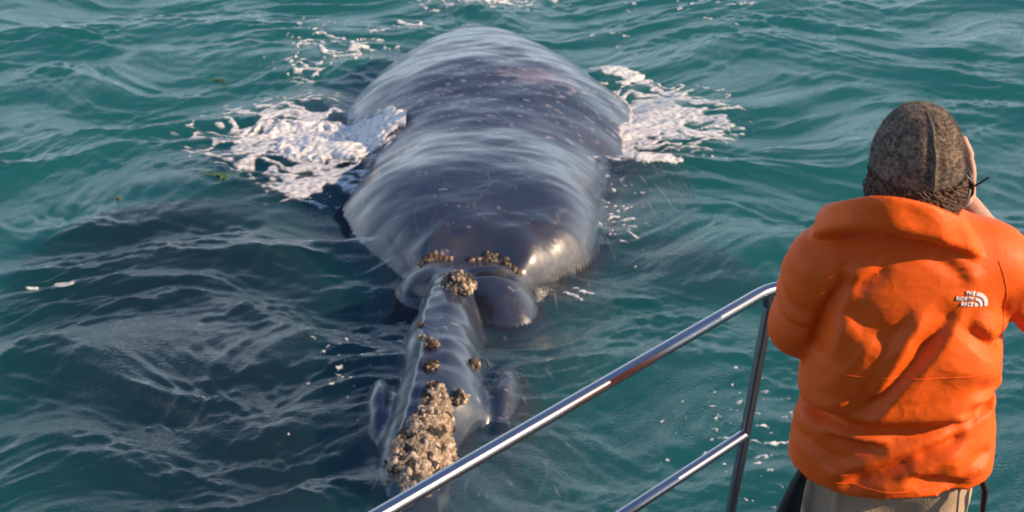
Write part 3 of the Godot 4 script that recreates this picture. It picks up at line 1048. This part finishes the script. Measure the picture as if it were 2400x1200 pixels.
func make_camera_prop() -> void:
	var root := base("photo_camera", PB + Vector3(0.065, 1.565, -0.245))
	tag(root, "black camera held up to the eye of the person in orange", "camera")
	var black := mat(lin(0.010, 0.010, 0.011), 0.45)
	var st := stool()
	# rounded body: swept rounded rectangle
	var body := func(p: Vector3) -> float:
		var q := p.abs() - Vector3(0.052, 0.034, 0.022)
		var d := q.max(Vector3.ZERO).length() + minf(maxf(q.x, maxf(q.y, q.z)), 0.0) - 0.010
		d = smin(d, cap(p, Vector3(0.050, -0.03, -0.02), Vector3(0.050, 0.03, -0.02), 0.019, 0.019), 0.008)
		var h := (p - Vector3(0, 0.048, 0.0)).abs() - Vector3(0.018, 0.012, 0.018)
		return smin(d, h.max(Vector3.ZERO).length() + minf(maxf(h.x, maxf(h.y, h.z)), 0.0) - 0.006, 0.008)
	obj("camera_body", nets_mesh([nets(body, Vector3(-0.08, -0.06, -0.06), Vector3(0.09, 0.08, 0.05), 0.004)]), black, root)
	tube(st, [Vector3(0, 0, -0.03), Vector3(0, 0, -0.06), Vector3(0, 0, -0.061), Vector3(0, 0, -0.13), Vector3(0, 0, -0.131), Vector3(0, 0, -0.16)], [0.036, 0.036, 0.039, 0.039, 0.043, 0.045], 28)
	obj("lens", st.commit(), black, root)
	var e := stool()
	tube(e, [Vector3(0, 0.046, 0.016), Vector3(0, 0.046, 0.034)], [0.014, 0.016], 16)
	obj("eyepiece", e.commit(), mat(lin(0.008, 0.008, 0.008), 0.8), root)
	var s := stool()
	tube(s, [Vector3(0.066, 0.03, 0.0), Vector3(0.082, -0.005, 0.04), Vector3(0.088, -0.035, 0.10), Vector3(0.078, -0.075, 0.12), Vector3(0.052, -0.11, 0.15)], [0.0045, 0.007, 0.008, 0.007, 0.005], 8)
	obj("neck_strap", s.commit(), black, root)
	var t := stool()
	tube(t, [Vector3(0.080, -0.045, 0.11), Vector3(0.100, -0.038, 0.108), Vector3(0.128, -0.018, 0.105)], [0.0035, 0.003, 0.003], 6)
	tube(t, [Vector3(0.074, -0.015, 0.105), Vector3(0.092, -0.035, 0.11), Vector3(0.094, -0.060, 0.108), Vector3(0.080, -0.075, 0.115)], [0.004, 0.005, 0.004, 0.003], 6)
	obj("strap_end", t.commit(), black, root)

# ------------------------------------------------------------------ the boat
func make_boat() -> void:
	var root := base("tour_boat", Vector3(0.7, 0, 0))
	tag(root, "boat bow with polished steel guard rail below the person in orange", "boat")
	var o := Vector3(-0.7, 0, 0)
	var plan := [Vector2(0.74, -4.40), Vector2(2.3, -4.50), Vector2(5.2, -1.6), Vector2(5.2, 5.0), Vector2(-2.6, 5.0), Vector2(-2.6, -0.95)]
	var white := mat(lin(0.75, 0.75, 0.73), 0.35)
	var deckm := mat(lin(0.10, 0.10, 0.105), 0.85)
	var grey := mat(lin(0.07, 0.08, 0.095), 0.5)
	var prism := func(y0: float, y1: float, shrink: float) -> ArrayMesh:
		var st := stool()
		var c := Vector2(1.3, 0.5)
		var lo := []
		var hi := []
		for p in plan:
			var l: Vector2 = c + (p - c) * shrink
			lo.append(Vector3(l.x, y0, l.y) + o)
			hi.append(Vector3(p.x, y1, p.y) + o)
		var n := plan.size()
		for i in n:
			var j := (i + 1) % n
			for p in [lo[i], hi[i], hi[j], lo[i], hi[j], lo[j]]: st.add_vertex(p)
		for i in range(1, n - 1):
			for p in [hi[0], hi[i + 1], hi[i]]: st.add_vertex(p)
			for p in [lo[0], lo[i], lo[i + 1]]: st.add_vertex(p)
		st.generate_normals()
		return st.commit()
	obj("hull", prism.call(-0.6, 3.84, 0.8), white, root)
	obj("deck", prism.call(3.842, 3.93, 1.0), deckm, root)
	# wheelhouse behind, on whose roof the picture was taken from
	var box := func(called: String, at: Vector3, size: Vector3, m: Material):
		var bm := BoxMesh.new()
		bm.size = size
		obj(called, bm, m, root).position = at + o
	box.call("wheelhouse", Vector3(1.3, 4.83, 2.0), Vector3(7.0, 1.798, 5.6), grey)
	box.call("wheelhouse_roof", Vector3(1.3, 5.79, 2.0), Vector3(7.3, 0.10, 5.9), deckm)
	box.call("bridge", Vector3(1.3, 8.2, 3.4), Vector3(6.4, 4.7, 3.0), grey)
	for k in 5: box.call("window", Vector3(-1.3 + 1.3 * k, 5.05, -0.81), Vector3(1.12, 0.8, 0.03), mat(lin(0.01, 0.012, 0.015), 0.08))
	# guard rail
	var steel := mat(lin(0.40, 0.375, 0.39), 0.22, 1.0)
	var c := Vector3(0.694, 4.98, -4.283) + o
	var dl := Vector3(-0.973, 0, 1.014)
	var r := 0.0175
	var far_l := c + dl * 3.1
	var right := Vector3(2.2, 4.98, -4.38) + o
	var aft := Vector3(5.0, 4.98, -1.6) + o
	var foot := Vector3(-0.10, -1.05, 0.0)
	# top rail, bent round the corner
	var bend := []
	for k in 7:
		var t := k / 6.0
		bend.append((c + dl * 0.05).lerp(c, t).lerp(c.lerp(c + (right - c) * 0.04, t), t))
	obj("top_rail", tube_mesh([far_l] + bend + [right, aft], [r], 24), steel, root)
	var mid := foot * (0.47 / 1.05)
	obj("middle_rail", tube_mesh([far_l + mid, c + mid], [0.016], 20), steel, root)
	var low := foot * (0.80 / 1.05)
	for q in [c, c + dl * 1.5, far_l, right, aft]:
		obj("rail_post", tube_mesh([q + Vector3(0, -0.012, 0), q + foot], [0.0155], 20), steel, root)
		obj("post_foot", tube_mesh([q + foot + Vector3(0, 0.02, 0), q + foot], [0.035, 0.04], 20), steel, root)
	# welded joint sleeves
	obj("rail_joint", tube_mesh([c + dl * 0.012 + Vector3(0, 0.0, 0), c + foot * 0.05], [0.0185, 0.0175], 20), steel, root)
	var _unused := low

func _ready() -> void:
	# ---- camera, sky, sun, exposure
	var cam := Camera3D.new()
	cam.name = "camera"
	cam.fov = 2.0 * rad_to_deg(atan(600.0 / 4300.0))
	cam.position = Vector3(0, 7.35, 0)
	cam.rotation_degrees = Vector3(-28, 0, 0)
	cam.near = 0.1
	cam.far = 3000
	var ca := CameraAttributesPhysical.new()
	ca.frustum_focal_length = 85
	ca.frustum_focus_distance = 6.0
	ca.exposure_aperture = 9.0
	cam.attributes = ca
	add_child(cam)
	cam.fov = 2.0 * rad_to_deg(atan(600.0 / 4300.0))
	var we := WorldEnvironment.new()
	we.name = "environment"
	var env := Environment.new()
	env.background_mode = Environment.BG_SKY
	env.tonemap_mode = Environment.TONE_MAPPER_LINEAR
	env.tonemap_exposure = 1.35
	env.volumetric_fog_enabled = true
	env.volumetric_fog_density = 0.0
	env.sdfgi_enabled = true
	env.ssao_enabled = true
	env.ssil_enabled = true
	var sm := ProceduralSkyMaterial.new()
	sm.sky_top_color = lin(0.06, 0.14, 0.33)
	sm.sky_horizon_color = lin(1.02, 1.18, 1.3)
	sm.sky_curve = 0.22
	sm.sky_energy_multiplier = 1.0
	env.background_energy_multiplier = 1.12
	sm.ground_bottom_color = lin(0.02, 0.06, 0.06)
	sm.ground_horizon_color = lin(0.30, 0.40, 0.45)
	sm.sun_angle_max = 20.0
	var sky := Sky.new()
	sky.sky_material = sm
	env.sky = sky
	we.environment = env
	add_child(we)
	var sun := DirectionalLight3D.new()
	sun.name = "sun"
	sun.light_color = Color(1.0, 0.88, 0.74)
	sun.light_energy = 1.6
	sun.light_angular_distance = 0.5
	sun.shadow_enabled = true
	add_child(sun)
	sun.look_at_from_position(Vector3(0.88, 0.43, 0.19) * 50.0, Vector3.ZERO)

	for n in [swell, ripple]:
		n.noise_type = FastNoiseLite.TYPE_SIMPLEX_SMOOTH
		n.frequency = 1.0
		n.fractal_type = FastNoiseLite.FRACTAL_NONE
	ripple.seed = 12
	swell.seed = 4
	cells.noise_type = FastNoiseLite.TYPE_CELLULAR
	cells.cellular_return_type = FastNoiseLite.RETURN_DISTANCE
	cells.frequency = 1.0
	cells.fractal_type = FastNoiseLite.FRACTAL_NONE
	cells.seed = 8
	lacework.noise_type = FastNoiseLite.TYPE_CELLULAR
	lacework.cellular_return_type = FastNoiseLite.RETURN_DISTANCE2_SUB
	lacework.frequency = 1.0
	lacework.fractal_type = FastNoiseLite.FRACTAL_NONE
	lacework.seed = 3

	# ---- setting
	make_sea()
	make_boat()
	make_whale()
	make_submerged()
	make_person()
	make_camera_prop()
	make_foam()
	make_floating()

func make_submerged() -> void:
	# a second animal passing under water on the left of the picture
	var m := mat(lin(0.010, 0.013, 0.020), 1.0, 0.0, 0.0)
	var at := Vector3(-2.45, -1.0, -12.75)
	var root := base("submerged_whale", at)
	tag(root, "dark whale back under the water left of the surfacing whale", "whale")
	var v := PackedVector3Array()
	var nu := 61
	var nv := 61
	for j in nv:
		var t := j / (nv - 1.0)
		var w := 1.95 * pow(maxf(sin(PI * clampf(t, 0.004, 0.996)), 0.0), 0.55)
		for i in nu:
			var a := TAU * i / (nu - 1.0)
			v.append(Vector3(cos(a) * w, signf(sin(a)) * 0.55 * pow(absf(sin(a)), 0.75) * minf(1.0, w * 0.8), -3.3 + 6.6 * t))
	var body := obj("body", grid_mesh(v, nu, nv, PackedVector2Array(), PackedColorArray(), PackedByteArray(), false), m, root)
	root.rotation.y = 0.35
	root.position.y = -0.645
	var st := stool()
	tube(st, [Vector3(-1.2, -0.25, -0.6), Vector3(-1.9, -0.4, -0.9), Vector3(-2.4, -0.6, -1.2)], [0.25, 0.3, 0.08], 12)
	obj("flipper", st.commit(), m, root)
	tag(body, "")

func make_foam() -> void:
	var m := mat(lin(0.80, 0.77, 0.74, 0.95), 0.75, 0.0, 0.4)
	m.transparency = BaseMaterial3D.TRANSPARENCY_ALPHA
	m.vertex_color_use_as_albedo = true
	var thin := mat(lin(0.80, 0.77, 0.75, 0.85), 0.7, 0.0, 0.4)
	thin.transparency = BaseMaterial3D.TRANSPARENCY_ALPHA
	thin.vertex_color_use_as_albedo = true
	foam("sea_foam", "thick white foam breaking against the left flank of the whale", Vector2(-3.0, -17.3), Vector2(-1.0, -15.1), 0.011, 0.09, func(x: float, z: float) -> float:
		var a := maxf(blob(x, z, -1.66, -16.1, 0.66, 0.55, 0.1), maxf(blob(x, z, -2.15, -16.45, 0.55, 0.30) * 0.6, blob(x, z, -1.28, -16.1, 0.46, 0.17) * 1.1))
		return a * 1.6 - 0.9 * net(x, z, 3.0, 6.0) * (1.0 - clampf(a, 0, 1)) + 0.06 + 0.14 * ripple.get_noise_2d(x * 12.0, z * 20.0), m)
	foam("sea_foam", "thin streaks of foam trailing left of the thick foam", Vector2(-3.4, -17.9), Vector2(-1.0, -14.9), 0.012, 0.012, func(x: float, z: float) -> float:
		var a := maxf(blob(x, z, -2.0, -16.3, 1.2, 1.0, 0.1), blob(x, z, -1.75, -15.35, 0.6, 0.45) * 0.8)
		return a * 0.9 - 1.25 * net(x, z, 2.2, 5.5) + 0.12 + 0.2 * ripple.get_noise_2d(x * 6.0, z * 14.0), thin)
	foam("sea_foam", "lacy white foam spreading from the right flank of the whale", Vector2(0.7, -18.4), Vector2(2.8, -15.0), 0.012, 0.016, func(x: float, z: float) -> float:
		var a := maxf(blob(x, z, 1.35, -16.75, 1.0, 1.0, 0.15), blob(x, z, 1.15, -17.75, 0.42, 0.13, 0.45) * 1.6)
		a = maxf(a, maxf(blob(x, z, 1.2, -15.65, 0.45, 0.12, 0.05) * 1.4, blob(x, z, 1.05, -16.1, 0.2, 0.5, 0.2)))
		return a * 1.25 - 1.25 * net(x, z, 1.5, 5.5) - 0.35 * net(x, z, 6.0, 17.0) + 0.13 + 0.25 * ripple.get_noise_2d(x * 6.0, z * 14.0), thin)
	foam("sea_foam", "small flecks of foam past the far end of the whale", Vector2(-3.2, -20.8), Vector2(0.9, -17.6), 0.02, 0.035, func(x: float, z: float) -> float:
		var a := maxf(blob(x, z, -0.35, -20.2, 0.9, 0.45), maxf(blob(x, z, -1.15, -19.35, 0.32, 0.2), blob(x, z, -1.95, -18.6, 0.8, 1.0) * 0.75))
		return a * 0.7 + 0.7 * lace(x, z, 1.6, 3.6, 9.0) - 0.62 + 0.3 * ripple.get_noise_2d(x * 6.0, z * 12.0), m)
	foam("sea_foam", "thin drifting foam on the water right of the whale head", Vector2(0.0, -15.6), Vector2(1.9, -12.0), 0.014, 0.02, func(x: float, z: float) -> float:
		var a := maxf(blob(x, z, 0.5, -13.15, 0.22, 0.2, 0.8) * 0.9, blob(x, z, 0.95, -14.6, 0.35, 0.9) * 0.45)
		return a * 0.9 + 0.5 * lace(x, z, 2.4, 4.4, 13.0) - 0.55 + 0.45 * ripple.get_noise_2d(x * 8.0, z * 13.0) - 0.10, m)
	foam("sea_foam", "specks of foam on the dark water left of the whale head", Vector2(-2.6, -15.2), Vector2(-0.9, -10.3), 0.014, 0.012, func(x: float, z: float) -> float:
		var a := maxf(blob(x, z, -1.35, -11.9, 0.45, 0.9, 0.2), blob(x, z, -1.6, -14.9, 0.7, 0.5))
		return 0.35 * a + ripple.get_noise_2d(x * 9.0, z * 15.0) * 0.9 + 0.3 * ripple.get_noise_2d(x * 21.0, z * 31.0) - 0.80, m)
	foam("sea_foam", "scattered foam streaks between the rail post and the orange jacket", Vector2(1.0, -12.4), Vector2(2.6, -9.9), 0.014, 0.012, func(x: float, z: float) -> float:
		var a := blob(x, z, 1.8, -11.1, 0.8, 1.1)
		return 0.35 * a + ripple.get_noise_2d(x * 4.5, z * 13.0) * 0.8 + 0.35 * ripple.get_noise_2d(x * 17.0, z * 31.0) - 0.72, m)
	foam("sea_foam", "faint foam dots drifting at the top of the picture", Vector2(0.6, -20.9), Vector2(3.4, -18.0), 0.02, 0.02, func(x: float, z: float) -> float:
		var a := maxf(blob(x, z, 2.2, -20.0, 1.3, 1.0), blob(x, z, 0.95, -18.95, 0.5, 0.3, 0.3))
		return 0.42 * a + ripple.get_noise_2d(x * 3.5, z * 8.0) * 0.8 + 0.3 * ripple.get_noise_2d(x * 11.0, z * 18.0) - 0.76, m)

func make_floating() -> void:
	var white := mat(lin(0.7, 0.68, 0.62), 0.7)
	var items := [[-3.72, -13.35, 0.16, 0.3, "white feather floating by the left edge, the larger of two"], [-3.98, -13.31, 0.11, -0.1, "small white feather floating next to the larger one"]]
	for f in items:
		var st := stool()
		var n := 9
		for k in n - 1:
			var ring := []
			for e in [k, k + 1]:
				var t: float = e / (n - 1.0)
				var w := 0.22 * sin(PI * (0.06 + 0.9 * t)) ** 0.7
				ring.append([Vector3(t - 0.5, 0.02, -w), Vector3(t - 0.5, 0.10 + 0.06 * sin(t * 9.0), 0), Vector3(t - 0.5, 0.02, w)])
			for s in 2:
				for p in [ring[0][s], ring[1][s], ring[1][s + 1], ring[0][s], ring[1][s + 1], ring[0][s + 1]]: st.add_vertex(p * f[2])
		st.generate_normals()
		var o := obj("floating_feather", st.commit(), white)
		o.position = Vector3(f[0], water(f[0], f[1]) + 0.004, f[1])
		o.rotation.y = f[3]
		tag(o, f[4], "feather", "feathers floating on the sea")
	var weed := mat(lin(0.05, 0.10, 0.012), 0.5)
	rng.seed = 5
	for f in [[-3.07, -17.75, 0.3, "green seaweed scrap floating alone near the top left"], [-2.72, -15.35, 0.45, "green seaweed clump floating left of the thick foam"], [-3.55, -14.85, 0.22, "small green seaweed scrap near the left edge"]]:
		var st := stool()
		for b in 7:
			var a := rng.randf_range(-0.7, 0.7) + (PI if b % 2 else 0.0)
			var ln: float = f[2] * rng.randf_range(0.3, 0.6)
			var pts := []
			for q in 6:
				var t := q / 5.0
				pts.append(Vector3(cos(a + t * 0.8) * ln * t, 0.004 + 0.012 * sin(t * 5.0 + b), sin(a + t * 0.8) * ln * t * 0.6))
			for q in 5:
				var s: Vector3 = Vector3(-sin(a), 0.0, cos(a)) * f[2] * 0.07 * (1.0 - q / 6.0)
				for p in [pts[q] - s, pts[q + 1] - s * 0.8, pts[q + 1] + s * 0.8, pts[q] - s, pts[q + 1] + s * 0.8, pts[q] + s]: st.add_vertex(p)
		st.generate_normals()
		var o := obj("seaweed", st.commit(), weed)
		o.position = Vector3(f[0], water(f[0], f[1]), f[1])
		tag(o, f[3], "seaweed", "seaweed scraps on the sea")
